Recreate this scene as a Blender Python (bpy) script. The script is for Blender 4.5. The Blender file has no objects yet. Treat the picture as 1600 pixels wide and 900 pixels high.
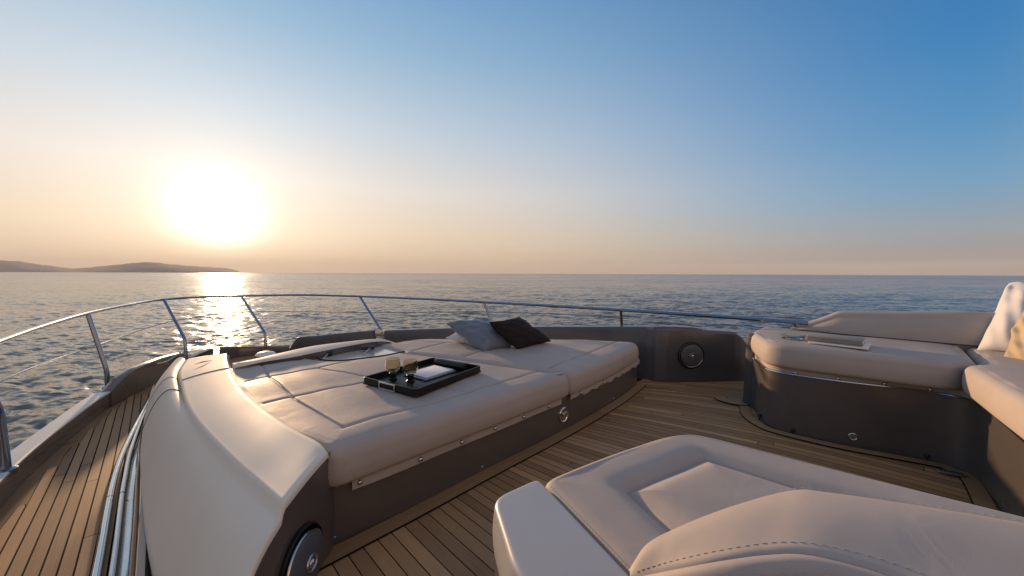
import bpy, math, random
import numpy as np
from mathutils import Vector, Matrix
random.seed(4); rng = np.random.default_rng(7)
scene = bpy.context.scene
COL = scene.collection
R2 = math.sqrt(.5)

# ------------------------------------------------------------------ camera
F = 560.0                                   # focal length in pixels of the 1600 px wide photograph
PITCH, ROLL = math.radians(2.33), 0.0034
cam_d = bpy.data.cameras.new('camera'); cam = bpy.data.objects.new('camera', cam_d); COL.objects.link(cam)
cam_d.sensor_width = 36; cam_d.lens = F / 1600 * 36; cam_d.clip_start = .02; cam_d.clip_end = 40000
CR = Matrix.Rotation(math.pi/2 - PITCH, 3, 'X') @ Matrix.Rotation(ROLL, 3, 'Z')
CL = Vector((0, 0, 1.0))
cam.matrix_world = Matrix.Translation(CL) @ CR.to_4x4()
scene.camera = cam

def ray(px, py): return CR @ Vector(((px-800)/F, -(py-450)/F, -1))
def P(px, py, z):                            # survey: the point at height z seen at that photograph position
    d = ray(px, py); t = (z-1.0)/d.z
    return Vector((d.x*t, d.y*t, z))
def PD(px, py, Y):                           # the same at a known distance Y
    d = ray(px, py); t = Y/d.y
    return Vector((d.x*t, Y, 1+d.z*t))
def W(a, b, z=0.0):                          # boat frame: a towards the bow, b to starboard
    return Vector(((b-a)*R2, (a+b)*R2, z))
def AB(v): return ((v[1]-v[0])*R2, (v[0]+v[1])*R2)

# ------------------------------------------------------------------ object helpers
def tag(o, label=None, cat=None, group=None, kind=None):
    if label: o['label'] = label
    if cat: o['category'] = cat
    if group: o['group'] = group
    if kind: o['kind'] = kind
    return o
def empty(name, loc, label, cat, group=None):
    o = bpy.data.objects.new(name, None); COL.objects.link(o); o.location = loc; o.empty_display_size = .1
    return tag(o, label, cat, group)
def root_loc(p):
    v = Vector((0, 0, 0))
    while p is not None: v += p.location; p = p.parent
    return v
def mesh(name, verts, faces, mat, parent=None, smooth=True, uv=None, tone=None, mats=None, fmat=None, sharp=None):
    off = root_loc(parent)
    vs = [(v[0]-off.x, v[1]-off.y, v[2]-off.z) for v in verts]
    me = bpy.data.meshes.new(name); me.from_pydata(vs, [], [tuple(f) for f in faces])
    for m in (mats or [mat]): me.materials.append(m)
    if fmat: me.polygons.foreach_set('material_index', fmat)
    if uv is not None:
        l = me.uv_layers.new(name='UVMap'); idx = np.empty(len(me.loops), dtype=np.int32)
        me.loops.foreach_get('vertex_index', idx)
        l.data.foreach_set('uv', np.asarray(uv, dtype=np.float32)[idx].ravel())
    if tone is not None:
        at = me.attributes.new('tone', 'FLOAT', 'FACE'); at.data.foreach_set('value', tone)
    me.validate(); me.update()
    if smooth:
        me.polygons.foreach_set('use_smooth', [True]*len(me.polygons))
        if sharp: me.set_sharp_from_angle(angle=math.radians(sharp))
    o = bpy.data.objects.new(name, me); COL.objects.link(o)
    if parent: o.parent = parent
    return o
class MB:
    def __init__(s): s.v = []; s.f = []
    def add(s, v, f):
        n = len(s.v); s.v += [Vector(x) for x in v]; s.f += [tuple(i+n for i in q) for q in f]
    def loft(s, rows, close_u=False, cap0=False, cap1=False):
        n = len(rows[0]); v = [p for r in rows for p in r]; f = []
        for i in range(len(rows)-1):
            for j in range(n if close_u else n-1):
                k = (j+1) % n
                f.append((i*n+j, i*n+k, (i+1)*n+k, (i+1)*n+j))
        if cap0: f.append(tuple(range(n))[::-1])
        if cap1: f.append(tuple((len(rows)-1)*n+j for j in range(n)))
        s.add(v, f)
    def tube(s, pts, r, n=10, cap=True):
        pts = [Vector(p) for p in pts]; rows = []; up = None
        for i, p in enumerate(pts):
            t = (pts[min(i+1, len(pts)-1)] - pts[max(i-1, 0)]).normalized()
            if up is None:
                up = Vector((0, 0, 1)) if abs(t.z) < .9 else Vector((1, 0, 0))
            x = t.cross(up).normalized(); up = x.cross(t).normalized()
            ri = r[i] if isinstance(r, (list, tuple)) else r
            rows.append([p + (x*math.cos(q)+up*math.sin(q))*ri for q in np.linspace(0, 2*math.pi, n, endpoint=False).tolist()])
        s.loft(rows, True, cap, cap)
    def lathe(s, prof, M, n=32):                # prof: (radius, height) along local z of matrix M
        rows = [[M @ Vector((r*math.cos(q), r*math.sin(q), h)) for q in np.linspace(0, 2*math.pi, n, endpoint=False).tolist()] for r, h in prof]
        s.loft(rows, True, prof[0][0] > 1e-5, prof[-1][0] > 1e-5)
    def prism(s, pts, z0, z1):
        n = len(pts)
        v = [(p[0], p[1], z0) for p in pts] + [(p[0], p[1], z1) for p in pts]
        f = [tuple(range(n))[::-1], tuple(range(n, 2*n))] + [(i, (i+1) % n, n+(i+1) % n, n+i) for i in range(n)]
        s.add(v, f)
    def box(s, M, sx, sy, sz, bev=0.0):
        b = min(bev, sx*.49, sy*.49, sz*.49)
        rows = []
        def rr(h, ins):
            o = []
            for cx, cy, a0 in ((1, 1, 0), (-1, 1, 90), (-1, -1, 180), (1, -1, 270)):
                for a in (0, 30, 60, 90):
                    q = math.radians(a0+a); rad = b
                    o.append(M @ Vector((cx*(sx/2-b)+(rad-ins)*math.cos(q), cy*(sy/2-b)+(rad-ins)*math.sin(q), h)))
            return o
        if b > 0:
            st = [(-sz/2, b), (-sz/2+b*.3, b*.3), (-sz/2+b, 0), (sz/2-b, 0), (sz/2-b*.3, b*.3), (sz/2, b)]
            rows = [rr(h, min(i, b*.98)) for h, i in st]
        else:
            c = [(1, 1), (-1, 1), (-1, -1), (1, -1)]
            rows = [[M @ Vector((x*sx/2, y*sy/2, h)) for x, y in c] for h in (-sz/2, sz/2)]
        s.loft(rows, True, True, True)
    def build(s, name, mat, parent=None, smooth=True, sharp=40):
        return mesh(name, s.v, s.f, mat, parent, smooth, sharp=sharp)

def smooth_curve(pts, n=60):                   # Catmull-Rom through points of any dimension, uniform by length
    p = np.array([list(q) for q in pts], float); p = np.vstack([2*p[0]-p[1], p, 2*p[-1]-p[-2]])
    out = []
    for i in range(1, len(p)-2):
        for t in np.linspace(0, 1, 24, endpoint=False).tolist():
            a, b, c, d = p[i-1], p[i], p[i+1], p[i+2]
            out.append(.5*((2*b)+(c-a)*t+(2*a-5*b+4*c-d)*t*t+(3*b-a-3*c+d)*t**3))
    out.append(p[-2]); return resample(np.array(out), n)
def resample(p, n, closed=False):
    p = np.asarray(p, float)
    if closed: p = np.vstack([p, p[:1]])
    L = np.r_[0, np.cumsum(np.linalg.norm(np.diff(p, axis=0), axis=1))]
    t = np.linspace(0, L[-1], n, endpoint=not closed)
    return np.stack([np.interp(t, L, p[:, k]) for k in range(p.shape[1])], 1)
def round_poly(pts, r):                         # fillet the corners of a closed 2D polygon
    p = [np.array(q[:2], float) for q in pts]; n = len(p); out = []
    for i in range(n):
        rr = r[i] if isinstance(r, (list, tuple)) else r
        a, b, c = p[i-1], p[i], p[(i+1) % n]
        da, dc = np.linalg.norm(a-b), np.linalg.norm(c-b)
        d1, d2 = min(rr, da*.48), min(rr, dc*.48)
        p0, p2 = b+(a-b)/da*d1, b+(c-b)/dc*d2
        for t in np.linspace(0, 1, 9).tolist(): out.append((1-t)**2*p0+2*t*(1-t)*b+t*t*p2)
    return np.array(out)
def ccw(p):
    x, y = p[:, 0], p[:, 1]
    return p if np.sum(x*np.roll(y, -1)-np.roll(x, -1)*y) > 0 else p[::-1]
def seg_dist(q, line):
    line = np.asarray(line, float); best = np.full(len(q), 1e9)
    for a, b in zip(line[:-1], line[1:]):
        d = b-a; t = np.clip(((q-a)@d)/max(d@d, 1e-12), 0, 1)
        best = np.minimum(best, np.linalg.norm(q-(a+t[:, None]*d), axis=1))
    return best
def slab(name, outline, z0, z1, r, mat, parent, seams=(), N=420, RINGS=90, puff=.007, rb=.03, centre=None, wob=.0025, ztilt=None):
    """upholstered slab: outline in world xy, rounded shoulders, stitched valleys"""
    o = resample(ccw(np.asarray(outline, float)), N, True)
    t = np.roll(o, -1, 0)-np.roll(o, 1, 0); t /= np.linalg.norm(t, axis=1)[:, None]
    for _ in range(4): t = (np.roll(t, 1, 0)+t+np.roll(t, -1, 0)); t /= np.linalg.norm(t, axis=1)[:, None]
    nin = np.stack([-t[:, 1], t[:, 0]], 1)
    c = np.array(centre if centre is not None else o.mean(0))
    rows = []
    for k in range(5):                           # underside turn
        q = math.pi/2*k/4; rows.append((o+nin*rb*(1-math.sin(q)), np.full(N, z0+rb*(1-math.cos(q)))))
    for zz in np.linspace(z0+rb, z1-r, 5)[1:-1].tolist(): rows.append((o-nin*.004*math.sin(math.pi*(zz-z0-rb)/(z1-r-z0-rb)), np.full(N, zz)))
    for k in range(13):
        q = math.pi/2*k/12; rows.append((o+nin*r*(1-math.cos(q)), np.full(N, z1-r+r*math.sin(q))))
    base = o+nin*r
    for k in range(1, RINGS):
        s = (k/RINGS); rows.append((base*(1-s)+c*s, np.full(N, z1)))
    xy = np.vstack([q[0] for q in rows]+[c[None]]); z = np.concatenate([q[1] for q in rows]+[[z1]])
    top = np.r_[np.zeros(N*20), np.ones(len(z)-N*20)]
    dedge = seg_dist(xy, np.vstack([o, o[:1]]))
    z = z+top*puff*np.clip((dedge-r)/.12, 0, 1)**.6
    for line, w, dep in seams:
        d = seg_dist(xy, line); z -= top*dep*(np.exp(-(d/w)**2)*.6+np.exp(-d/(w*2.2))*.4)
    ph = rng.uniform(0, 6.28, 8)
    z = z+top*wob*(np.sin(xy[:, 0]*9+ph[0]+2*np.sin(xy[:, 1]*5+ph[1]))+.7*np.sin(xy[:, 1]*13+ph[2]+1.5*np.sin(xy[:, 0]*7+ph[3]))+.5*np.sin((xy[:, 0]+xy[:, 1])*23+ph[4]))
    if ztilt is not None: z = z+ztilt(xy)*top
    v = np.c_[xy, z]; f = []
    nr = len(rows)
    for i in range(nr-1):
        for j in range(N):
            k = (j+1) % N; f.append((i*N+j, i*N+k, (i+1)*N+k, (i+1)*N+j))
    for j in range(N): f.append(((nr-1)*N+j, (nr-1)*N+(j+1) % N, nr*N))
    f.append(tuple(range(N))[::-1])
    return mesh(name, v, f, mat, parent, True, sharp=70)

# ------------------------------------------------------------------ materials
def newmat(name):
    m = bpy.data.materials.new(name); m.use_nodes = True; nt = m.node_tree
    return m, nt, nt.nodes['Principled BSDF']
def N(nt, t, **kw):
    n = nt.nodes.new(t)
    for k, v in kw.items():
        if k.startswith('i_'): n.inputs[k[2:].replace('_', ' ')].default_value = v
        else: setattr(n, k, v)
    return n
def simple(name, col, rough=.5, metal=0, noise=0.0, nscale=8, bump=0.0, bscale=200, coat=0, spec=.5, sheen=0, rvar=.0):
    m, nt, b = newmat(name); L = nt.links
    b.inputs['Base Color'].default_value = (*col, 1); b.inputs['Roughness'].default_value = rough
    b.inputs['Metallic'].default_value = metal; b.inputs['Coat Weight'].default_value = coat
    b.inputs['Coat Roughness'].default_value = .08; b.inputs['Specular IOR Level'].default_value = spec
    b.inputs['Sheen Weight'].default_value = sheen
    tc = N(nt, 'ShaderNodeTexCoord')
    if noise or rvar:
        nz = N(nt, 'ShaderNodeTexNoise', i_Scale=nscale, i_Detail=6, i_Roughness=.6); L.new(tc.outputs['Object'], nz.inputs['Vector'])
    if noise:
        mr = N(nt, 'ShaderNodeMapRange', i_From_Min=.3, i_From_Max=.7, i_To_Min=1-noise, i_To_Max=1+noise); L.new(nz.outputs['Fac'], mr.inputs['Value'])
        mx = N(nt, 'ShaderNodeVectorMath', operation='SCALE'); mx.inputs[0].default_value = col; L.new(mr.outputs[0], mx.inputs['Scale']); L.new(mx.outputs[0], b.inputs['Base Color'])
    if rvar:
        mr = N(nt, 'ShaderNodeMapRange', i_From_Min=.3, i_From_Max=.7, i_To_Min=rough-rvar, i_To_Max=rough+rvar); L.new(nz.outputs['Fac'], mr.inputs['Value']); L.new(mr.outputs[0], b.inputs['Roughness'])
    if bump:
        n2 = N(nt, 'ShaderNodeTexNoise', i_Scale=bscale, i_Detail=3); L.new(tc.outputs['Object'], n2.inputs['Vector'])
        bp = N(nt, 'ShaderNodeBump', i_Strength=bump, i_Distance=.002); L.new(n2.outputs['Fac'], bp.inputs['Height']); L.new(bp.outputs[0], b.inputs['Normal'])
    return m
CREAM = simple('cream_gelcoat', (.82, .715, .57), .56, noise=.03, nscale=3, coat=.0, rvar=.06, spec=.3)
GLOSSCREAM = simple('glossy_cream_gelcoat', (.70, .61, .50), .18, noise=.03, nscale=3, coat=.6)
GREYGEL = simple('pale_grey_paint', (.43, .41, .395), .35, noise=.03, nscale=3, coat=.2, rvar=.05)
LEATHER = simple('taupe_leather', (.445, .38, .33), .58, noise=.05, nscale=5, bump=.12, bscale=900, rvar=.06, spec=.14)
DARK = simple('bronze_grey_paint', (.175, .15, .137), .29, metal=.5, noise=.04, nscale=2.5, coat=.35, rvar=.02)
COAMING = simple('charcoal_paint', (.105, .10, .103), .34, metal=.3, noise=.06, nscale=3, coat=.3, rvar=.05)
BULW = simple('brown_varnished_paint', (.16, .115, .08), .25, noise=.15, nscale=2, coat=.5, rvar=.05)
CAPM = simple('weathered_white_cap', (.68, .63, .56), .4, noise=.06, nscale=12, rvar=.08)
RAILM = simple('steel_painted_reflection', (.26, .30, .37), .13, metal=1, rvar=.03, nscale=20)  # polished steel with its dark blue reflections put into the base colour
CHROME = simple('polished_steel', (.60, .60, .61), .10, metal=1, rvar=.03, nscale=20)
BRUSH = simple('brushed_steel', (.55, .53, .5), .3, metal=1, noise=.1, nscale=30)
BLACK = simple('black_rubber', (.012, .012, .012), .5)
BLACKGLOSS = simple('black_lacquer', (.010, .008, .007), .42, coat=.0, rvar=.05, spec=.3)
CAULK = simple('black_caulk', (.014, .012, .011), .8, spec=.1)
GRILLE = simple('grey_speaker_mesh', (.10, .10, .108), .5, metal=.0, bump=.8, bscale=900)
WHITE = simple('white_plastic', (.75, .73, .70), .4)
PAPER = simple('white_paper', (.78, .76, .74), .6, noise=.04, nscale=30)
BLUEP = simple('blue_grey_cover', (.20, .24, .30), .4)
BOOKC = simple('taupe_book_cloth', (.27, .22, .175), .6, noise=.06, bump=.3, bscale=600)
def soften(m):
    nt = m.node_tree; L = nt.links; b = nt.nodes['Principled BSDF']; old = b.inputs['Normal'].links[0].from_node
    tc = next(n for n in nt.nodes if n.type == 'TEX_COORD')
    nz = N(nt, 'ShaderNodeTexNoise', i_Scale=11, i_Detail=3, i_Roughness=.5, i_Distortion=.6); L.new(tc.outputs['Object'], nz.inputs['Vector'])
    bp = N(nt, 'ShaderNodeBump', i_Strength=.13, i_Distance=.012); L.new(nz.outputs['Fac'], bp.inputs['Height']); L.new(bp.outputs[0], old.inputs['Normal'])
soften(LEATHER)
def fabric(name, col, var=.12, sc=300, rough=.85, sheen=.3):
    return simple(name, col, rough, noise=var, nscale=9, bump=.6, bscale=sc, sheen=sheen, spec=.25)
BLUEF = fabric('blue_grey_satin', (.155, .19, .235), rough=.36, sheen=.3)
DARKF = fabric('dark_brown_cloth', (.022, .018, .018), sheen=.03)
WHITEF = fabric('white_linen', (.70, .66, .62), var=.03, sc=520)
GOLDF = fabric('gold_beige_cloth', (.50, .39, .24), var=.12, sc=420)
THREAD = simple('pale_thread', (.52, .45, .395), .7)

def teak(name, col, dark):
    m, nt, b = newmat(name); L = nt.links
    uv = N(nt, 'ShaderNodeUVMap'); mp = N(nt, 'ShaderNodeMapping'); mp.inputs['Scale'].default_value = (3, 120, 1); L.new(uv.outputs[0], mp.inputs[0])
    n1 = N(nt, 'ShaderNodeTexNoise', i_Scale=1.0, i_Detail=5, i_Roughness=.6, i_Distortion=.4); L.new(mp.outputs[0], n1.inputs['Vector'])
    n2 = N(nt, 'ShaderNodeTexNoise', i_Scale=2.6, i_Detail=7, i_Roughness=.62); L.new(uv.outputs[0], n2.inputs['Vector'])
    at = N(nt, 'ShaderNodeAttribute', attribute_name='tone')
    a1 = N(nt, 'ShaderNodeMath', operation='MULTIPLY_ADD'); L.new(n1.outputs['Fac'], a1.inputs[0]); a1.inputs[1].default_value = .75; L.new(at.outputs['Fac'], a1.inputs[2])
    a2 = N(nt, 'ShaderNodeMath', operation='MULTIPLY_ADD'); L.new(n2.outputs['Fac'], a2.inputs[0]); a2.inputs[1].default_value = .75; L.new(a1.outputs[0], a2.inputs[2])
    mr = N(nt, 'ShaderNodeMapRange', i_From_Min=.5, i_From_Max=1.65); L.new(a2.outputs[0], mr.inputs[0])
    mix = N(nt, 'ShaderNodeMix', data_type='RGBA'); L.new(mr.outputs[0], mix.inputs['Factor'])
    mix.inputs['A'].default_value = (*dark, 1); mix.inputs['B'].default_value = (*col, 1); L.new(mix.outputs['Result'], b.inputs['Base Color'])
    b.inputs['Roughness'].default_value = .6; b.inputs['Specular IOR Level'].default_value = .22
    bp = N(nt, 'ShaderNodeBump', i_Strength=.25, i_Distance=.001); L.new(n1.outputs['Fac'], bp.inputs['Height']); L.new(bp.outputs[0], b.inputs['Normal'])
    return m
TEAK = teak('teak_planks', (.58, .335, .155), (.26, .142, .066))
TEAKM = teak('teak_margin', (.48, .285, .135), (.25, .145, .07))

def glass(name, col, rough=.02):
    m, nt, b = newmat(name)
    b.inputs['Base Color'].default_value = (*col, 1); b.inputs['Transmission Weight'].default_value = 1
    b.inputs['Roughness'].default_value = rough; b.inputs['IOR'].default_value = 1.45
    return m
AMBER = glass('smoked_amber_glass', (.80, .72, .56))
CLEAR = glass('pale_green_glass', (.80, .86, .80), .05)

# ------------------------------------------------------------------ sun and sky
SUN_AZ = math.atan2(-.8125, 1.0); SUN_EL = math.radians(7.2)
SD = Vector((math.sin(SUN_AZ)*math.cos(SUN_EL), math.cos(SUN_AZ)*math.cos(SUN_EL), math.sin(SUN_EL)))
sl = bpy.data.lights.new('sun', 'SUN'); sun = bpy.data.objects.new('sun', sl); COL.objects.link(sun)
sl.energy = 5.0; sl.angle = math.radians(1.5); sl.color = (1, .64, .35)
sun.rotation_euler = SD.to_track_quat('Z', 'Y').to_euler()
world = bpy.data.worlds.new('World'); scene.world = world; world.use_nodes = True
def lin(c): return tuple(((x/255)/12.92 if x/255 <= .04045 else ((x/255+.055)/1.055)**2.4) for x in c)
def build_sky():
    nt = world.node_tree; L = nt.links; nt.nodes.clear()
    out = N(nt, 'ShaderNodeOutputWorld'); bg = N(nt, 'ShaderNodeBackground'); L.new(bg.outputs[0], out.inputs[0])
    ST = .12
    sky = N(nt, 'ShaderNodeTexSky', sky_type='NISHITA', sun_disc=False, sun_elevation=SUN_EL, sun_rotation=SUN_AZ, air_density=1.0, dust_density=1.0, ozone_density=3.0, altitude=0)
    tc = N(nt, 'ShaderNodeTexCoord'); D = tc.outputs['Generated']
    def M(op, *xs):
        n = N(nt, 'ShaderNodeMath', operation=op)
        for i, x in enumerate(xs):
            if isinstance(x, (int, float)): n.inputs[i].default_value = x
            else: L.new(x, n.inputs[i])
        return n.outputs[0]
    def V(op, x, y=None, **k):
        n = N(nt, 'ShaderNodeVectorMath', operation=op); L.new(x, n.inputs[0])
        if y is not None:
            if hasattr(y, 'node'): L.new(y, n.inputs['Scale' if op == 'SCALE' else 1])
            elif op == 'SCALE': n.inputs['Scale'].default_value = y
            else: n.inputs[1].default_value = y
        return n.outputs['Value' if op == 'DOT_PRODUCT' else 'Vector']
    sep = N(nt, 'ShaderNodeSeparateXYZ'); L.new(D, sep.inputs[0])
    el = M('MULTIPLY', M('ARCSINE', M('MAXIMUM', M('MINIMUM', sep.outputs[2], 1.0), -1.0)), 180/math.pi)
    gam = M('MULTIPLY', M('ARCCOSINE', M('MINIMUM', M('MAXIMUM', V('DOT_PRODUCT', D, SD), -1.0), 1.0)), 180/math.pi)
    hd = N(nt, 'ShaderNodeVectorMath', operation='MULTIPLY'); L.new(D, hd.inputs[0]); hd.inputs[1].default_value = (1, 1, 0)
    hn = V('NORMALIZE', hd.outputs[0]); cz = V('DOT_PRODUCT', hn, Vector((SD.x, SD.y, 0)).normalized())
    ws = N(nt, 'ShaderNodeMapRange', interpolation_type='SMOOTHSTEP', i_From_Min=-.12, i_From_Max=1.1); L.new(cz, ws.inputs[0]); w = ws.outputs[0]
    t = M('DIVIDE', M('MAXIMUM', el, 0.0), 60.0)
    def ramp(stops):
        r = N(nt, 'ShaderNodeValToRGB'); L.new(t, r.inputs[0]); e = r.color_ramp.elements
        e[0].position = stops[0][0]/60; e[0].color = (*lin(stops[0][1]), 1); e[1].position = stops[-1][0]/60; e[1].color = (*lin(stops[-1][1]), 1)
        for p, c in stops[1:-1]: q = e.new(p/60); q.color = (*lin(c), 1)
        return r.outputs[0]
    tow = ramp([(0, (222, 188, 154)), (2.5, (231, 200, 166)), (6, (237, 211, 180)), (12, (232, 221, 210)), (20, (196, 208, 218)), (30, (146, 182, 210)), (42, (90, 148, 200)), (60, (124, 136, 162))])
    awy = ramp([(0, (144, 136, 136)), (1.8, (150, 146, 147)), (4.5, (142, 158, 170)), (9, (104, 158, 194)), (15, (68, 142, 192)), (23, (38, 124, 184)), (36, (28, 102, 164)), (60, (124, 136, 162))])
    bck = ramp([(0, (205, 172, 150)), (8, (226, 190, 168)), (20, (210, 188, 178)), (36, (160, 160, 174)), (60, (124, 136, 162))])  # unseen sky behind the camera, brightened and warmed as added fill light
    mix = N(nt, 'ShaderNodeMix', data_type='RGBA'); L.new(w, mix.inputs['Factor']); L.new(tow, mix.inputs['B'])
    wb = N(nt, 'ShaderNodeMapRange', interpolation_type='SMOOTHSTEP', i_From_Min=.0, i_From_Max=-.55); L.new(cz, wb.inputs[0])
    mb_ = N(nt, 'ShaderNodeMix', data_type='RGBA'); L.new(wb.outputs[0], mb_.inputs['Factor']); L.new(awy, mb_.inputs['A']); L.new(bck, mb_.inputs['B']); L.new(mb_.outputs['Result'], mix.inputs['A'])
    g1 = M('MULTIPLY', M('EXPONENT', M('MULTIPLY', M('POWER', M('DIVIDE', gam, GLOW_S), 2.0), -1.0)), GLOW_A)
    g2 = M('MULTIPLY', M('EXPONENT', M('DIVIDE', gam, -11.0)), GLOW_B)
    low = N(nt, 'ShaderNodeMapRange', interpolation_type='SMOOTHSTEP', i_From_Min=.2, i_From_Max=5.5, i_To_Min=.15, i_To_Max=1.0); L.new(el, low.inputs[0])
    g = M('MULTIPLY', M('ADD', g1, g2), low.outputs[0])
    gc = N(nt, 'ShaderNodeCombineXYZ'); gc.inputs[0].default_value, gc.inputs[1].default_value, gc.inputs[2].default_value = 1.0, .89, .75
    gl = V('SCALE', gc.outputs[0], g)
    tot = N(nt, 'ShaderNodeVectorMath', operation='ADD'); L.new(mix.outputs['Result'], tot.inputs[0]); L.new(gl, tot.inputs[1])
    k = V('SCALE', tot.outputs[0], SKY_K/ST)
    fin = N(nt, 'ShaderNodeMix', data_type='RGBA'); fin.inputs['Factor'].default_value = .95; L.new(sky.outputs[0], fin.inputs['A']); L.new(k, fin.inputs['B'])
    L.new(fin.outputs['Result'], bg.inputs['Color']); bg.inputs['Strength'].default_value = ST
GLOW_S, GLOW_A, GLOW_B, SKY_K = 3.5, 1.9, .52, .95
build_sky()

# ------------------------------------------------------------------ sea
SEA = -2.2
def build_sea():
    m, nt, b = newmat('sea_water'); L = nt.links
    b.inputs['Base Color'].default_value = (.135, .112, .086, 1); b.inputs['Specular Tint'].default_value = (1, .80, .62, 1); b.inputs['IOR'].default_value = 1.333
    geo = N(nt, 'ShaderNodeNewGeometry')
    ln = N(nt, 'ShaderNodeVectorMath', operation='LENGTH'); L.new(geo.outputs['Position'], ln.inputs[0])
    def layer(scale, amp, sx=1.0, det=3):
        mp = N(nt, 'ShaderNodeMapping'); mp.inputs['Scale'].default_value = (scale*sx, scale, scale); mp.inputs['Rotation'].default_value = (0, 0, .35); L.new(geo.outputs['Position'], mp.inputs[0])
        nz = N(nt, 'ShaderNodeTexNoise', i_Scale=1.0, i_Detail=det, i_Roughness=.55); L.new(mp.outputs[0], nz.inputs['Vector'])
        s = N(nt, 'ShaderNodeVectorMath', operation='SUBTRACT'); L.new(nz.outputs['Color'], s.inputs[0]); s.inputs[1].default_value = (.5, .5, .5)
        q = N(nt, 'ShaderNodeVectorMath', operation='MULTIPLY'); L.new(s.outputs[0], q.inputs[0]); q.inputs[1].default_value = (amp*.38, amp, 0)
        return q
    ls = [layer(.007, .10, .35), layer(.045, .20, .3), layer(.17, .30, .28), layer(.7, .40, .28), layer(2.4, .66, .26), layer(6.0, .95, .30), layer(13.0, .60, .45)]
    lean = N(nt, 'ShaderNodeVectorMath', operation='ADD'); L.new(geo.outputs['Normal'], lean.inputs[0]); lean.inputs[1].default_value = (.0, -.05, 0)   # wind waves are steeper on their lee side
    acc = lean.outputs[0]
    for q in ls:
        ad = N(nt, 'ShaderNodeVectorMath', operation='ADD'); L.new(acc, ad.inputs[0]); L.new(q.outputs[0], ad.inputs[1]); acc = ad.outputs[0]
    nm = N(nt, 'ShaderNodeVectorMath', operation='NORMALIZE'); L.new(acc, nm.inputs[0]); L.new(nm.outputs[0], b.inputs['Normal'])
    mr = N(nt, 'ShaderNodeMapRange', i_From_Min=10, i_From_Max=600, i_To_Min=.10, i_To_Max=.18); L.new(ln.outputs['Value'], mr.inputs[0]); L.new(mr.outputs[0], b.inputs['Roughness'])
    ang = np.concatenate([np.linspace(-80, 80, 1150), np.linspace(80, 280, 120)[1:-1]])*math.pi/180
    r = np.concatenate([np.geomspace(1.0, 4, 12)[:-1], np.geomspace(4, 160, 680)[:-1], np.geomspace(160, 6500, 90)])
    A, Rr = np.meshgrid(ang, r); X = Rr*np.sin(A); Y = Rr*np.cos(A); Z = np.zeros_like(X); DX = np.zeros_like(X); DY = np.zeros_like(X)
    cell = np.maximum(np.gradient(r)[:, None], Rr*.0025)
    for i in range(95):
        lam = .26*(2.2/.26)**(rng.random()**1.4); k = 2*math.pi/lam; th = math.radians(62)+rng.normal(0, .55)
        amp = .0044*lam**.70*rng.uniform(.5, 1.2); ph = rng.uniform(0, 6.28)
        att = np.clip(lam/(3.0*cell)-.6, 0, 1)
        q = k*(X*math.cos(th)+Y*math.sin(th))+ph
        Z += att*amp*np.sin(q); DX -= att*amp*.8*math.cos(th)*np.cos(q); DY -= att*amp*.8*math.sin(th)*np.cos(q)
    V = np.stack([X+DX, Y+DY, Z+SEA], -1).reshape(-1, 3); nr, na = X.shape
    ii = np.arange(nr-1)[:, None]*na; jj = np.arange(na)[None]; kk = (jj+1) % na
    Fc = np.stack([ii+jj, ii+na+jj, ii+na+kk, ii+kk], -1).reshape(-1, 4)
    me = bpy.data.meshes.new('sea'); me.vertices.add(len(V)); me.vertices.foreach_set('co', V.ravel())
    me.loops.add(Fc.size); me.loops.foreach_set('vertex_index', Fc.ravel().astype(np.int32))
    me.polygons.add(len(Fc)); me.polygons.foreach_set('loop_start', np.arange(0, Fc.size, 4, dtype=np.int32))
    me.polygons.foreach_set('use_smooth', np.ones(len(Fc), dtype=bool))
    me.update(); me.validate(); me.materials.append(m)
    n0 = me.polygons[5000].normal.z
    if n0 < 0: me.flip_normals()
    o = bpy.data.objects.new('sea', me); COL.objects.link(o); tag(o, kind='structure')
build_sea()

def build_hills():
    m = simple('scrub_hillside', (.06, .078, .095), .95, noise=.1, nscale=.01, spec=.05)
    prof = [(-900, 424), (-700, 417), (-520, 413), (-400, 417), (-300, 412), (-170, 414), (-90, 409), (-30, 407), (0, 406.5), (30, 408), (55, 412), (80, 415), (110, 419), (135, 418), (160, 415.5), (190, 412.5), (215, 410), (240, 409.5), (262, 412), (290, 414.5), (320, 416.5), (345, 418), (362, 420), (372, 423.5), (377, 426)]
    c = smooth_curve(prof, 420); D = 4300.0
    mb = MB(); rows = []
    for s in np.linspace(0, 1, 26).tolist():
        row = []
        for i, (px, py) in enumerate(c):
            top = PD(px, py, D); h = max(top.z-SEA, 1)
            k = 1-(abs(s-.55)/.55 if s < .55 else abs(s-.55)/.45)
            y = D+(s-.55)*1500
            nn = math.sin(i*.31+s*9)*.5+math.sin(i*.13-s*17)*.5+math.sin(i*.83+s*31)*.25
            z = SEA-3+(h+3)*k**.8*(1+.03*nn*(k < .93)*(1-k)*2)+(1.2*math.sin(i*2.1)+1.6*math.sin(i*.77) if k > .9 else 0)
            row.append((top.x*y/D, y, z))
        rows.append(row)
    mb.loft(rows)
    o = mb.build('hills', m, None, True, None); tag(o, kind='structure')
build_hills()

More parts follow.
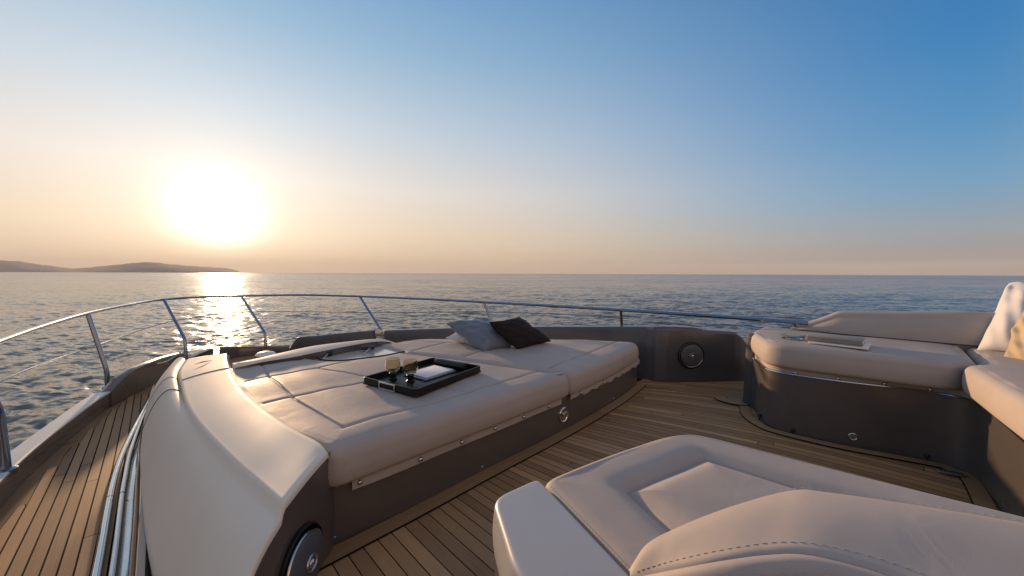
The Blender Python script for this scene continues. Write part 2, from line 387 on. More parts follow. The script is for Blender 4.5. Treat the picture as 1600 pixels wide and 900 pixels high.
# ------------------------------------------------------------------ hull line (plan of the deck edge)
HULL = [(-3.5, -.60), (-1, -.655), (1, -.66), (2, -.645), (3.16, -.58), (4.0, -.45), (4.56, -.33), (5.1, -.11), (5.7, .10), (6.15, .40), (6.42, 1.0), (6.35, 1.6), (5.6, 2.5), (4.6, 3.0), (3.4, 3.42), (2, 3.72), (.4, 3.9), (-1, 3.98), (-3.5, 4.0)]
HC = smooth_curve(HULL, 220)
def hull():
    t = empty('yacht_hull', W(1.5, 1.5, SEA), 'dark painted yacht hull carrying the teak decks and coaming above the sea', 'hull')
    mb = MB(); rows = []
    c = np.array([1.5, 1.7])
    for z, k in ((-.17, 1.0), (-.6, .985), (-1.4, .94), (-2.6, .86)):
        rows.append([W(a*k if a > 2 else a, c[1]+(b-c[1])*k, z) for a, b in HC])
    mb.loft(rows); mb.build('shell', COAMING, t)
    return t
hull()

# ------------------------------------------------------------------ decks
def plank_shape(V, Fc, Mi, UV, T, poly_ab, z, mi, tone, uoff=0):
    n = len(V); V += [W(a, b, z) for a, b in poly_ab]; UV += [(a+uoff, b+uoff) for a, b in poly_ab]
    Fc.append(tuple(range(n, n+len(poly_ab)))); Mi.append(mi); T.append(tone)
def face_up(poly):                                # world polygon must be counter-clockwise; (a,b) -> world mirrors
    p = np.array([W(a, b)[:2] for a, b in poly]); return poly if np.sum(p[:, 0]*np.roll(p[:, 1], -1)-np.roll(p[:, 0], -1)*p[:, 1]) > 0 else poly[::-1]
def strip(V, Fc, Mi, UV, T, lo, hi, z, mi, tone, uoff):
    n = len(V); m = len(lo)
    for (a, b), (a2, b2) in zip(lo, hi): V += [W(a, b, z), W(a2, b2, z)]; UV += [(a+uoff, b+uoff*1.7), (a2+uoff, b2+uoff*1.7)]
    for i in range(m-1):
        Fc.append((n+2*i, n+2*i+2, n+2*i+3, n+2*i+1)[::-1]); Mi.append(mi); T.append(tone)
def cockpit_deck():
    V, Fc, Mi, UV, T = [], [], [], [], []
    plank_shape(V, Fc, Mi, UV, T, face_up([(-3, -.03), (1.6, -.03), (1.6, 4), (-3, 4)]), -.008, 0, .5)
    g = .0018
    def bl(b0, a):
        k = .058*max(b0-.85, 0)**1.1
        return b0-k*max(a+.35, 0)**2
    aa = np.linspace(-2.5, 1.5, 60); b0 = -.02; i = 0
    while b0 < 4.4:
        b1 = b0+.0535; cuts = [-2.5]+sorted(rng.uniform(-2.2, 1.3, 2))+[1.5]
        for c0, c1 in zip(cuts[:-1], cuts[1:]):
            s = np.linspace(c0+.0015, c1-.0015, 26)
            strip(V, Fc, Mi, UV, T, [(a, bl(b0, a)+g) for a in s], [(a, bl(b1, a)-g) for a in s], 0, 1, float(rng.uniform(-.1, .75)), float(rng.uniform(0, 50)))
        b0 = b1; i += 1
    def margin(inner, outer, cuts=6):
        n = len(inner); e = [(np.array(q)-np.array(p)) for p, q in zip(inner, outer)]
        wide = [tuple(np.array(q)+d/np.linalg.norm(d)*.004) for q, d in zip(outer, e)]
        strip2(inner, wide, .004, 0, 0)
        step = n//cuts+1
        for k in range(0, n-1, step):
            strip2(inner[k:k+step+1], outer[k:k+step+1], .008, 2, float(rng.uniform(.1, .5)), .0)
    def strip2(lo, hi, z, mi, tone, uoff=0.0):
        n = len(V)
        for i, ((a, b), (a2, b2)) in enumerate(zip(lo, hi)):
            V.extend([W(a, b, z), W(a2, b2, z)]); UV.extend([(i*.03+tone*40, tone*9), (i*.03+tone*40, tone*9+.07)])
        for i in range(len(lo)-1):
            q = (n+2*i, n+2*i+2, n+2*i+3, n+2*i+1)
            A, B, C = V[q[0]], V[q[1]], V[q[2]]
            if (B-A).cross(C-A).z < 0: q = q[::-1]
            Fc.append(q); Mi.append(mi); T.append(tone)
    sp = smooth_curve([(1.352, .1), (1.345, .744), (1.35, 1.18), (1.35, 1.81), (1.385, 2.5), (1.45, 3.0), (1.47, 3.12)], 60)
    margin([tuple(p) for p in sp], [(a-.072, b) for a, b in sp], 3)
    so = smooth_curve([(.75, 3.30), (.62, 3.14), (.56, 2.95), (.46, 2.82), (.36, 2.79), (.1, 2.81), (-.235, 2.90), (-.33, 2.89), (-.40, 2.80), (-.41, 2.4), (-.41, 1.6)], 80)
    tn = np.gradient(so, axis=0); nn = np.c_[tn[:, 1], -tn[:, 0]]; nn /= np.linalg.norm(nn, axis=1)[:, None]
    if (nn[10]@np.array([1, -1])) < 0: nn = -nn
    margin([tuple(p) for p in so], [tuple(p+q*.062) for p, q in zip(so, nn)], 5)
    # half-round nib of margin board at the foot of the post
    nib = [(.74+.11*math.cos(q), 3.16+.06*math.sin(q)) for q in np.linspace(0, 2*math.pi, 24, endpoint=False).tolist()]
    nib2 = [(.74+.116*math.cos(q), 3.16+.066*math.sin(q)) for q in np.linspace(0, 2*math.pi, 24, endpoint=False).tolist()]
    plank_shape(V, Fc, Mi, UV, T, face_up(nib2), .0095, 0, .3); plank_shape(V, Fc, Mi, UV, T, face_up(nib), .0125, 2, .4)
    o = mesh('cockpit_deck', V, Fc, None, None, False, UV, T, [CAULK, TEAK, TEAKM], Mi); tag(o, kind='structure')
def side_deck():
    V, Fc, Mi, UV, T = [], [], [], [], []; Z = -.15
    edge = [tuple(p) for p in HC]
    inner = [(a, b) for a, b in edge]
    plank_shape(V, Fc, Mi, UV, T, face_up(inner), Z-.008, 2, .25)
    hb = lambda a: float(np.interp(a, HC[:110, 0], HC[:110, 1]))
    ins = lambda a: hb(a)+.10
    # long straight planks that end as nibs in the margin board along the toe rail
    b0 = -.20
    wid = .0455
    for i in range(9):
        hi = b0-i*wid; lo = hi-wid
        ss = np.linspace(.6, 5.4, 400); ok = [a for a in ss if ins(a) < lo+wid*.25]
        a1 = max(ok) if ok else None
        if a1 is None: continue
        g = .0031; end = min(a1, 5.2); cut = float(rng.uniform(1.6, 3.4))
        for s0, s1, last in ((-2.0, .3, False), (.3, cut, False), (cut, end, True)):
            if s1 <= s0+.1: continue
            for ex, z, mi in ((g, Z-.004, 0), (0, Z, 1)):
                lo_, hi_ = lo+g-ex, hi-g+ex
                pl = [(s0+.002-ex*.5, lo_), (s0+.002-ex*.5, hi_)]
                if last:
                    e2 = 0 if z == Z else .007; e3 = 0 if z == Z else .030; pl += [(s1+.10+e2, hi_), (s1+.125+e2, hi_-wid*.12), (s1+.13+e2, hi_-wid*.3), (s1+.115+e2*1.6, hi_-wid*.46), (s1+.03+e3, lo_+wid*.25), (s1-.10+e3, lo_)]
                else: pl += [(s1-.002+ex*.5, hi_), (s1-.002+ex*.5, lo_)]
                plank_shape(V, Fc, Mi, UV, T, face_up(pl), z, mi, float(rng.uniform(-.05, .75)), float(rng.uniform(0, 50)))
    # planks on the inboard side up to the steel trims
    for i in range(6):
        lo = -.20+i*wid; hi = lo+wid; g = .0031
        for ex, z, mi in ((g, Z-.004, 0), (0, Z, 1)):
            plank_shape(V, Fc, Mi, UV, T, face_up([(-2.0, lo+g-ex), (-2.0, hi-g+ex), (4.9-i*.03, hi-g+ex), (4.9-i*.03, lo+g-ex)]), z, mi, float(rng.uniform(-.05, .75)), float(rng.uniform(0, 50)))
    # butt joints across the margin board
    for a in (2.35, 3.75):
        plank_shape(V, Fc, Mi, UV, T, face_up([(a, hb(a)), (a+.006, hb(a)), (a+.056, ins(a)), (a+.05, ins(a))]), Z-.002, 0, .3)
    o = mesh('side_deck', V, Fc, None, None, False, UV, T, [CAULK, TEAK, TEAKM], Mi); tag(o, kind='structure')
cockpit_deck(); side_deck()

# ------------------------------------------------------------------ bulwark on the port side
def inset(path, d):
    p = np.asarray(path, float); t = np.gradient(p, axis=0); t /= np.linalg.norm(t, axis=1)[:, None]
    n = np.c_[-t[:, 1], t[:, 0]]; return p+n*d
def bulwark():
    t = empty('toe_rail', W(3.5, -.5, -.15), 'low white capped toe rail along the outer edge of the side deck', 'toe rail')
    sel = HC[(HC[:, 0] > -1) & (HC[:, 1] < 1.2)]; low = sel[sel[:, 0] < 4.60]
    i0, i1 = inset(low, .035), inset(low, -.05)
    mb = MB(); mb.loft([[W(*p, -.16) for p in i0], [W(*p, -.035) for p in i0], [W(*p, -.035) for p in i1], [W(*p, -.3) for p in i1]]); mb.build('rail_face', BULW, t)
    mb = MB(); i0, i1 = inset(low, .04), inset(low, -.055)
    rows = []
    for p, q in zip(i0, i1): rows.append([W(*p, -.033), W(*p, -.024), W(*(p*.93+q*.07), -.018), W(*(p*.07+q*.93), -.018), W(*q, -.026), W(*q, -.04)])
    mb.loft(rows); mb.build('cap', CAPM, t)
    # raised panel
    t = empty('bulwark_panel', W(5.2, -.05, -.15), 'brown raised bulwark panel with curved top at the forward end of the side deck', 'bulwark')
    hi = sel[(sel[:, 0] >= 4.57)]; hi = resample(hi, 70); hi = hi[hi[:, 1] < .20]
    zt = lambda a: float(np.interp(a, [4.55, 4.64, 4.76, 4.9, 5.1, 5.4, 6.0], [-.02, .015, .065, .092, .095, .078, .015]))
    i0, i1 = inset(hi, .045), inset(hi, -.03); mb = MB(); rows = []
    for p, q in zip(i0, i1):
        z = zt(p[0]); rows.append([W(*p, -.16), W(*p, z-.012), W(*(p*.8+q*.2), z), W(*(p*.2+q*.8), z), W(*q, z-.012), W(*q, -.3)])
    mb.loft(rows, cap0=True, cap1=True); mb.build('panel', BULW, t)
    # fairlead loop in the panel
    c = P(250, 570, .0)
    mb = MB(); base = np.array(AB(c))
    k = np.argmin(np.abs(i0[:, 0]-5.55)); pts = []
    for s in np.linspace(0, 1, 24).tolist():
        j = min(len(i0)-1, k-8+int(16*s)); p = inset(hi, .052)[j]; pts.append(W(*p, .045-.035*math.sin(math.pi*s)))
    mb.tube(pts, .006); mb.build('fairlead', BRUSH, t)
    t2 = sel[(sel[:, 1] >= .25)]; t2 = resample(t2, 30); t2 = t2[t2[:, 1] < .52]
    i0, i1 = inset(t2, .04), inset(t2, -.03); mb = MB(); rows = []
    for p, q in zip(i0, i1):
        z = -.075+.06*np.clip((p[1]-.29)/.25, 0, 1); rows.append([W(*p, -.16), W(*p, z), W(*q, z), W(*q, -.3)])
    mb.loft(rows, cap0=True, cap1=True); o = mb.build('bow_chock', COAMING); tag(o, 'small dark bow bulwark piece past the gap after the brown panel', 'bulwark')
bulwark()

# ------------------------------------------------------------------ dark coaming round the foredeck and the starboard side
def coaming():
    t = empty('coaming', W(2.4, 3.2, 0), 'charcoal coaming wall wrapping the bow and starboard side behind the sunpad', 'coaming')
    tp = [(1166, 534, 3.32), (1159, 525, 3.315), (1151, 519, 3.31), (1130, 517.6, 3.30), (1112, 516.8, 3.29), (1102, 515.6, 3.285), (1093, 513, 3.28), (1084, 512, 3.28), (1060, 511, 3.275), (1040, 510.6, 3.27), (1024, 510.5, 3.30), (1010, 510.5, 3.37), (990, 510.5, 3.44), (940, 510.6, 3.62), (900, 510.6, 3.78), (852, 510.6, 3.98), (800, 511, 4.2), (760, 511.6, 4.4), (700, 513, 4.7), (640, 515, 4.98), (603, 516.4, 5.14), (600, 517, 5.15)]
    def wall(tp, n, name, zbot, thick=.16):
        c = resample(np.array([list(PD(*q)) for q in tp]), n)
        pl = c[:, :2]; tn = np.gradient(pl, axis=0)
        for _ in range(3): tn[1:-1] = (tn[:-2]+tn[1:-1]*2+tn[2:])/4
        tn /= np.linalg.norm(tn, axis=1)[:, None]; nn = np.c_[tn[:, 1], -tn[:, 0]]      # outwards
        mb = MB(); rows = []
        for p, q in zip(c, nn):
            z = p[2]; f = lambda d, zz: (p[0]+q[0]*d, p[1]+q[1]*d, zz)
            rows.append([f(0, zbot), f(0, z-.03), f(.004, z-.012), f(.016, z-.002), f(.03, z), f(thick-.02, z-.004), f(thick, z-.02), f(thick+.05, zbot-.2)])
        mb.loft(rows, cap0=True, cap1=True); mb.build(name, COAMING, t)
    wall(tp, 200, 'wall', -.16)
    wall([(583, 516.6, 5.2), (540, 520, 5.25), (500, 524, 5.3), (468, 526.6, 5.34), (463, 527.5, 5.34), (456, 537, 5.34), (452, 545, 5.33), (440, 541, 5.3), (400, 541, 5.1), (345, 541.6, 4.75)][:7], 60, 'bow_wall', -.16, .08)
    wall([(452, 541, 5.2), (430, 541, 5.12), (400, 541.2, 5.0), (372, 541.4, 4.86), (346, 541.8, 4.7)], 30, 'bow_sill', -.16, .06)
    c = PD(592, 521, 5.16); mb = MB(); mb.box(Matrix.Translation(c), .10, .04, .09, .008); mb.build('hinge', BRUSH, t)
    # loudspeaker in the flat of the wall
    C = PD(1080, 555.5, 3.275); nrm = Vector((.04, -1, .0)).normalized()
    speaker(C, nrm, .118, t)
def speaker(C, nrm, R, parent):
    M = Matrix.Translation(C) @ nrm.to_track_quat('Z', 'Y').to_matrix().to_4x4()
    mb = MB(); mb.lathe([(R*1.06, -.01), (R*1.06, .002), (R*1.02, .006), (R*.99, .003), (R*.95, -.012), (R*.86, -.012)], M, 56); sp = mb.build('speaker', BLACKGLOSS, parent)
    mb = MB(); mb.lathe([(R*.88, -.012), (R*.88, .006), (R*.84, .016), (R*.74, .022), (R*.5, .027), (R*.26, .029)], M, 56); mb.build('grille', GRILLE, sp)
    mb = MB(); mb.lathe([(R*.905, -.004), (R*.905, .008), (R*.885, .014), (R*.865, .0125)], M, 56); mb.build('trim_ring', CHROME, sp)
    mb = MB(); mb.lathe([(R*.28, .026), (R*.26, .033), (R*.22, .034), (R*.20, .029), (R*.13, .028)], M, 32); mb.build('centre_ring', BRUSH, sp)
    mb = MB(); mb.lathe([(R*.14, .024), (R*.13, .031), (R*.08, .036), (0.00001, .037)], M, 24); mb.build('centre_cap', CHROME, sp)
coaming()

# ------------------------------------------------------------------ bow rail
def bow_rail():
    zr = .63
    top = [(-230, 640), (-120, 582), (-60, 557), (0, 533.5), (70, 509), (137, 489.5), (195, 477.5), (250, 468.5), (310, 464.3), (375, 462.5), (430, 461.3), (480, 461), (560, 463), (660, 467), (755, 472), (860, 477.8), (970, 484.5), (1100, 493), (1190, 499.5), (1240, 503.5), (1262, 505.5)]
    pts = smooth_curve([W(-2.2, -.70, zr), W(-.5, -.72, zr), W(1.0, -.72, zr)]+[P(x, y, zr) for x, y in top[1:]], 240)
    t = empty('bow_rail', W(3.5, 1.5, -.1), 'polished steel bow rail on raked stanchions curving around the foredeck', 'railing')
    mb = MB(); mb.tube(pts, .0155, 12); mb.build('handrail', RAILM, t)
    st = [((-52, 554), (-2, 645), P(9, 737, -.03), .021), ((137, 489.5), (167, 579), P(168, 606, -.05), .0175), ((256, 468.2), (289, 530), P(291, 562, -.10), .0175), ((377, 462.5), (414, 520), P(415.5, 548, -.10), .0175), ((562, 463), (598, 520), PD(600, 541, 5.28), .0175), ((756, 472), (769, 506), PD(771, 530, 4.55), .0165), ((970, 484.5), (971, 500), PD(971, 520, 3.78), .0155), ((1240, 503.5), (1240.5, 512), PD(1241, 530, 2.82), .0155)]
    mids = []
    for (tx, ty), (kx, ky), foot, r in st:
        tp = P(tx, ty, zr); Y = foot.y; k = PD(kx, ky, Y)
        if tx == 562: k = PD(kx, ky, 5.3)
        d0 = (k-tp).normalized(); d1 = (foot-k).normalized()
        path = [tp, tp*.5+k*.5, k-d0*.04, k-d0*.015+d1*.012, k+d1*.04, foot]
        mb = MB(); mb.tube(path, r, 12); s = mb.build('stanchion', RAILM, t)
        mb = MB(); M = Matrix.Translation(foot); mb.lathe([(r*1.9, -.02), (r*1.9, .012), (r*1.2, .02), (r*1.05, .02)], M, 16); mb.build('foot_flange', RAILM, s)
        mids.append(tp+(k-tp)*(.55 if tx < 300 else .46))
    w = [W(-2.2, -.69, .33), W(-.5, -.71, .33), PD(-150, 712, 1.75)]+mids[:6]+[mids[6]+Vector((0, 0, -.02))]
    mb = MB(); mb.tube(smooth_curve(w, 100), .0055, 8); mb.build('wire', RAILM, t)
bow_rail()

# ------------------------------------------------------------------ sunpad
def spts(l): return [W(a, b)[:2] for a, b in l]
def sunpad():
    t = empty('sunpad', W(2.1, 1.7, 0), 'large taupe upholstered sunpad on a dark base filling the foredeck', 'sunpad')
    bo = [(1.362, .42), (1.345, .744), (1.35, 1.18), (1.35, 1.81), (1.385, 2.5), (1.46, 3.08), (1.52, 3.12), (1.82, 2.93), (2.2, 2.65), (2.75, 2.12), (3.04, 1.75), (3.04, .42)]
    mb = MB(); mb.prism(spts(smooth_closed(bo)), -.15, .238); base = mb.build('base', DARK, t, True, 30)
    near = round_poly(spts([(1.305, .41), (1.295, 1.10), (1.30, 1.826), (1.46, 1.752), (1.92, 1.60), (2.1, 1.55), (2.57, 1.37), (2.585, 1.2), (2.60, 1.03), (2.66, .90), (2.78, .83), (3.0, .76), (3.02, .58), (2.95, .30), (2.7, .265), (2.05, .275), (1.62, .32)]), [.07, .1, .05, .05, .2, .2, .03, .1, .1, .1, .1, .08, .06, .1, .2, .2, .1])
    def S(*l): return np.array(spts(l))
    w, d = .0055, .0135
    seams = [(S((1.465, .52), (1.455, 1.1), (1.465, 1.74)), w, d), (S((1.465, .52), (1.95, .475), (2.5, .47), (2.83, .49)), w, d*.65), (S((2.02, .36), (2.0, .8), (1.96, 1.2), (1.93, 1.6)), w, d), (S((2.50, .36), (2.52, .75), (2.56, 1.0), (2.585, 1.06)), w, d), (S((2.83, .49), (2.86, .80)), w, d*.8), (S((2.62, .48), (2.75, .82)), w, d*.5), (S((2.51, .74), (2.14, .86), (1.64, 1.09), (1.46, 1.14)), w, d*.65)]
    slab('cushion', near, .232, .382, .058, LEATHER, t, seams, N=680, RINGS=200, centre=W(1.95, .98)[:2])
    far = round_poly(spts([(1.30, 1.838), (1.345, 2.5), (1.43, 3.04), (1.52, 3.12), (1.82, 2.93), (2.16, 2.68), (2.7, 2.15), (3.03, 1.76), (3.02, 1.36), (2.64, 1.395), (2.57, 1.382), (2.1, 1.562), (1.92, 1.612), (1.46, 1.764)]), [.05, .2, .1, .1, .2, .2, .2, .1, .05, .05, .04, .2, .2, .05])
    seams = [(S((1.475, 1.78), (1.53, 2.4), (1.62, 3.02)), w, d), (S((1.53, 2.38), (1.97, 2.17), (2.45, 1.9), (3.0, 1.62)), w, d*.65), (S((2.1, 1.56), (2.16, 1.84), (2.2, 2.05)), w, d), (S((2.57, 1.38), (2.62, 1.75), (2.66, 2.1)), w, d)]
    slab('cushion', far, .228, .380, .058, LEATHER, t, seams, N=640, RINGS=180, centre=W(2.1, 2.1)[:2])
    # snap-down flaps under the front rolls
    fr = smooth_curve([(1.345, .48), (1.331, .744), (1.334, 1.18), (1.334, 1.81), (1.371, 2.5), (1.445, 3.08)], 240)
    def flap(b0, b1, scal):
        q = fr[(fr[:, 1] > b0) & (fr[:, 1] < b1)]; rows = [[], [], [], []]
        for i, (a, b) in enumerate(q):
            zl = .193 if not scal else .186+.012*abs(math.sin(b*17))+.004*math.sin(b*51)
            wv = .003*math.sin(b*(23 if scal else 9))
            rows[0].append(W(a+.012, b, .25)); rows[1].append(W(a-.004, b, .225)); rows[2].append(W(a-.004+wv, b, zl)); rows[3].append(W(a+.0, b, zl))
        mb = MB(); mb.loft(rows); return mb.build('snap_flap', LEATHER, t)
    f1 = flap(.50, 1.775, False); f2 = flap(1.86, 3.06, True)
    for fl, bs, zz in ((f1, (.53, .78, 1.0, 1.21, 1.42, 1.64), .212), (f2, (1.98, 2.3, 2.62, 2.92), .213)):
        for b in bs:
            a = float(np.interp(b, fr[:, 1], fr[:, 0]))-.006
            M = Matrix.Translation(W(a, b, zz)) @ Vector(W(-1, 0)).to_track_quat('Z', 'Y').to_matrix().to_4x4()
            mb = MB(); mb.lathe([(.010, -.004), (.010, .002), (.008, .006), (.004, .008), (0.00001, .0085)], M, 14); mb.build('snap', CHROME, fl)
    for x, y, z in ((526, 846, .03), (762, 734.5, .03), (957, 622, .03)):
        p = P(x, y, z); a, b = AB(p); a = float(np.interp(b, [.42, .744, 1.18, 1.81, 2.5, 3.08], [1.362, 1.345, 1.35, 1.35, 1.385, 1.46]))
        M = Matrix.Translation(W(a-.002, b, z)) @ Vector(W(-1, 0)).to_track_quat('Z', 'Y').to_matrix().to_4x4()
        mb = MB(); mb.lathe([(.006, -.004), (.006, .001), (.004, .003), (0.00001, .003)], M, 12); mb.build('screw', BRUSH, base)
    # round badge plate
    M = Matrix.Translation(W(1.348, 1.812, .108)) @ Vector(W(-1, 0)).to_track_quat('Z', 'Y').to_matrix().to_4x4()
    mb = MB(); mb.lathe([(.047, -.01), (.047, .004), (.043, .007), (.038, .004), (.036, .003), (0.00001, .003)], M, 32); bd = mb.build('badge', CHROME, base)
    mb = MB()
    for k in range(3):
        q = k*2*math.pi/3+.4; Mk = M @ Matrix.Rotation(q, 4, 'Z') @ Matrix.Translation((.016, 0, .005)); mb.box(Mk, .03, .008, .006, .002)
    mb.lathe([(.012, .002), (.012, .009), (.008, .011), (0.00001, .011)], M, 16); mb.build('emblem', BRUSH, bd)
    # cream liner of the foot well and its two latches
    mb = MB(); mb.prism(spts(round_poly([(2.55, .80), (2.55, 1.42), (3.05, 1.42), (3.05, .74)], .05)), .24, .357); mb.build('footwell_liner', GLOSSCREAM, t)
    mb = MB(); mb.tube(smooth_curve([P(x, y, .366) for x, y in ((494, 556), (501, 561.5), (527, 563.8), (565, 560), (602, 555.2), (636, 548.5))], 40), .006, 8); mb.build('dark_gap_line', BLACK, t)  # dark gap between cushion and liner, its shade drawn as a black tube
    for x, y, z in ((509, 553, .375), (575, 543.5, .385)):
        p = P(x, y, z); M = Matrix.Translation(p) @ Matrix.Rotation(.25, 4, 'Z'); mb = MB(); mb.box(M, .10, .035, .03, .006); l = mb.build('latch', BLACK, t)
        mb = MB(); mb.tube([p+Vector((.02, -.01, 0)), p+Vector((.01, -.06, -.02)), p+Vector((.0, -.1, -.035))], .006); mb.build('latch_arm', BRUSH, l)
    # rim
    ri = [P(x, y, z) for x, y, z in ((367, 572, .405), (388, 567.5, .42), (415, 562, .42), (460, 555, .42), (494, 548, .42), (546, 538, .42), (584, 532, .42))]+[W(3.06, 1.50, .385), W(3.05, 1.66, .30)]
    ro = [P(x, y, z) for x, y, z in ((363, 567, .405), (380, 564, .42), (402, 559.5, .42), (440, 550.5, .42), (490, 540, .42), (546, 533, .42), (588, 529, .42))]+[W(3.11, 1.50, .385), W(3.10, 1.66, .30)]
    ri, ro = smooth_curve(ri, 60), smooth_curve(ro, 60); mb = MB(); rows = []
    for p, q in zip(ri, ro):
        p, q = Vector(p), Vector(q); d = (q-p).normalized()
        rows.append([p-Vector((0, 0, .13))+d*.01, p-Vector((0, 0, .012)), p+d*.006-Vector((0, 0, .003)), p+d*.016, q-d*.01, q-Vector((0, 0, .008)), q+d*.06-Vector((0, 0, .25))])
    mb.loft(rows, cap0=True, cap1=True)
    o = mb.build('rim', None, t, True, 35); o.data.materials[0] = CREAM; o.data.materials.append(COAMING)
    nn = 6
    for i, f in enumerate(o.data.polygons):
        if i < 59*nn and i % nn == 0: f.material_index = 1
def smooth_closed(p): return [tuple(q) for q in round_poly(p, [.02, .1, .1, .1, .2, .08, .08, .2, .2, .2, .1, .05])]
sunpad()

# ------------------------------------------------------------------ port fairing
def fairing():
    t = empty('deck_fairing', W(2.2, .15, -.15), 'cream moulded fairing sweeping forward between the sunpad and side deck', 'fairing')
    I = [P(511, 704, .378), P(496, 688, .388), P(452, 664.5, .393), P(400, 628, .393), P(372, 599, .393), P(361, 578, .393), P(356, 562, .393), P(355, 552, .392)]
    C = [P(440, 788, .347), P(400, 753, .342), P(360, 717, .338), P(313, 667, .33), P(291, 632, .322), P(283, 602, .312), P(280, 580, .295), P(292, 561, .27)]
    Rm = [P(385, 900, .257), P(335, 850, .232), P(290, 770, .215), P(256, 690, .20), P(245, 640, .195), P(249, 606, .185), P(258, 586, .17), P(275, 567, .15)]
    O = [Vector((-.66, .655, .02)), P(262, 980, 0), P(231, 820, .0), P(223, 735, .0), P(224, 680, .0), P(232, 628, .0), P(243, 602, .02), P(266, 572, .06)]
    n = 110; I, C, Rm, O = (smooth_curve(q, n) for q in (I, C, Rm, O))
    mb = MB(); rows = []
    for i in range(n):
        p0, p1, p2, p3 = (Vector(q[i]) for q in (I, C, Rm, O))
        row = [p0+Vector((0, 0, -.10)), p0+Vector((0, 0, -.012)), p0+(p1-p0)*.012+Vector((0, 0, -.003))]
        for s in np.linspace(.03, .93, 14).tolist(): row.append(p0.lerp(p1, s)+Vector((0, 0, .005*math.sin(math.pi*s))))
        row += [p1+(p0-p1)*.035+Vector((0, 0, .001)), p1+Vector((0, 0, -.006))]
        dn = (p2-p1); dn.z = 0; dn.normalize(); hf = min(1, max(0, (i/n-.28)/.4)); hf = hf*hf*(3-2*hf); b1 = p1+dn*.012+Vector((0, 0, -.032*(1-.75*i/n)-.012*hf))
        for s in np.linspace(0, 1, 22).tolist():
            q = (b1*(1-s)**3+3*(1-s)**2*s*(b1.lerp(p2, .6-.25*hf)+Vector((0, 0, .010+.062*hf)))+3*(1-s)*s*s*(p2+(p2-p3)*.1+Vector((0, 0, .012+.040*hf)))+s**3*p3); row.append(q)
        row += [p3+Vector((-.012, -.002, -.03)), p3+Vector((-.006, 0, -.16))]
        rows.append(row)
    for _ in range(1):
        end = [Vector((v.x-.10, v.y+.10, v.z-.05)) for v in rows[-1]]; rows.append(end)
        rows.append([Vector((v.x-.16, v.y+.16, -.15)) for v in rows[-3]])
    def lip(dx, dz): return [Vector((v.x+dx, v.y-dx*.3, v.z+dz)) for v in rows[0]]
    lips = [lip(.007, -.020), lip(.0065, -.007), lip(.004, -.002)]
    mb.loft(lips+rows); o = mb.build('top', CREAM, t, True, 50)
    # sealant line in the valley and the cross joints
    mb = MB(); mb.tube([Vector(p)+(Vector(q)-Vector(p))*.035+Vector((0, 0, -.006)) for p, q in zip(C[52:], Rm[52:])], [.0008+.003*min(1, i/25) for i in range(len(C)-52)], 6); mb.build('sealant_line', CAULK, t)
    m = len(rows[0]); V = rows
    def cross(i0, cols, name, r=.003, slant=0):
        pts = [Vector(V[min(n-1, max(0, i0+int(slant*k)))][c])+Vector((0, 0, .0005)) for k, c in enumerate(cols)]
        mb = MB(); mb.tube(pts, r, 6); mb.build(name, CAULK, t)
    ia = min(range(n), key=lambda i: abs(Rm[i][1]-P(250, 617, .19).y))
    cross(ia-4, list(range(20, 42)), 'cross_joint', .0030)
    cross(ia+9, list(range(20, 40)), 'cross_joint', .002)
    ib = min(range(n), key=lambda i: abs(C[i][1]-P(284, 594, .31).y))
    def at_row(f, c):
        i = min(n-2, int(f)); return Vector(V[i][c]).lerp(Vector(V[i+1][c]), f-i)
    pts = [at_row(min(n-1.01, ib+k*.55), 17-k)+Vector((0, 0, .0005)) for k in range(15)]
    mb = MB(); mb.tube(pts, .0035, 6); mb.build('panel_joint', CAULK, t)
    mb = MB(); a, b = P(304, 569.5, .345), P(331, 563, .365); mb.tube([a, a.lerp(b, .5)+Vector((0, 0, .004)), b], [.001, .004, .001], 8); mb.build('vent_slot', BLACK, t)
    # dark end wall with the loudspeaker
    row = rows[0]; mb = MB()
    top = [Vector(v) for v in row[2:42]]
    bot = [Vector((v.x, v.y, -.16)) for v in top]
    top = [v+Vector((.004, 0, -.004)) for v in top]; bot = [Vector((v.x, v.y, -.16)) for v in top]
    mb.loft([top, [t_*.5+b_*.5 for t_, b_ in zip(top, bot)], bot])
    p = Vector(row[2]); q = Vector((-.652, 1.295, 0)); mb.loft([[p+Vector((.004, 0, -.010)), Vector((p.x+.004, p.y, -.1))], [Vector((-.648, 1.30, .37)), Vector((-.648, 1.30, -.1))], [Vector((-.70, 1.42, .37)), Vector((-.70, 1.42, -.1))]])
    mb.build('end_wall', DARK, t, True, 40)
    speaker(Vector((-.634, 1.055, .120)), Vector((1, -.04, 0)), .098, t)
    # stainless clip in the gap at the forward tip
    mb = MB(); mb.tube([P(357, 556, .40), P(354, 566, .36), P(358, 576, .34), P(366, 582, .36)], .009, 10); mb.build('gap_clip', RAILM, t)
    # steel trims at the foot
    tr = [(-2.0, -.185), (.3, -.185), (1.2, -.185), (2.1, -.182), (2.7, -.185), (3.1, -.176), (3.43, -.155), (3.9, -.115), (4.37, -.07), (4.6, -.05)]
    tc = smooth_curve(tr, 120)
    tr_ = empty('steel_trim', W(2.5, -.15, -.15), 'pair of polished steel trim strips at the foot of the cream fairing', 'trim')
    for off, z, r in ((0, -.135, .015), (.042, -.128, .009)):
        mb = MB(); mb.tube([W(a, b+off*max(.25, min(1, (4.9-a)/2)), z) for a, b in tc], r, 12); mb.build('trim_strip', CHROME, tr_)
    mb = MB(); rows = []
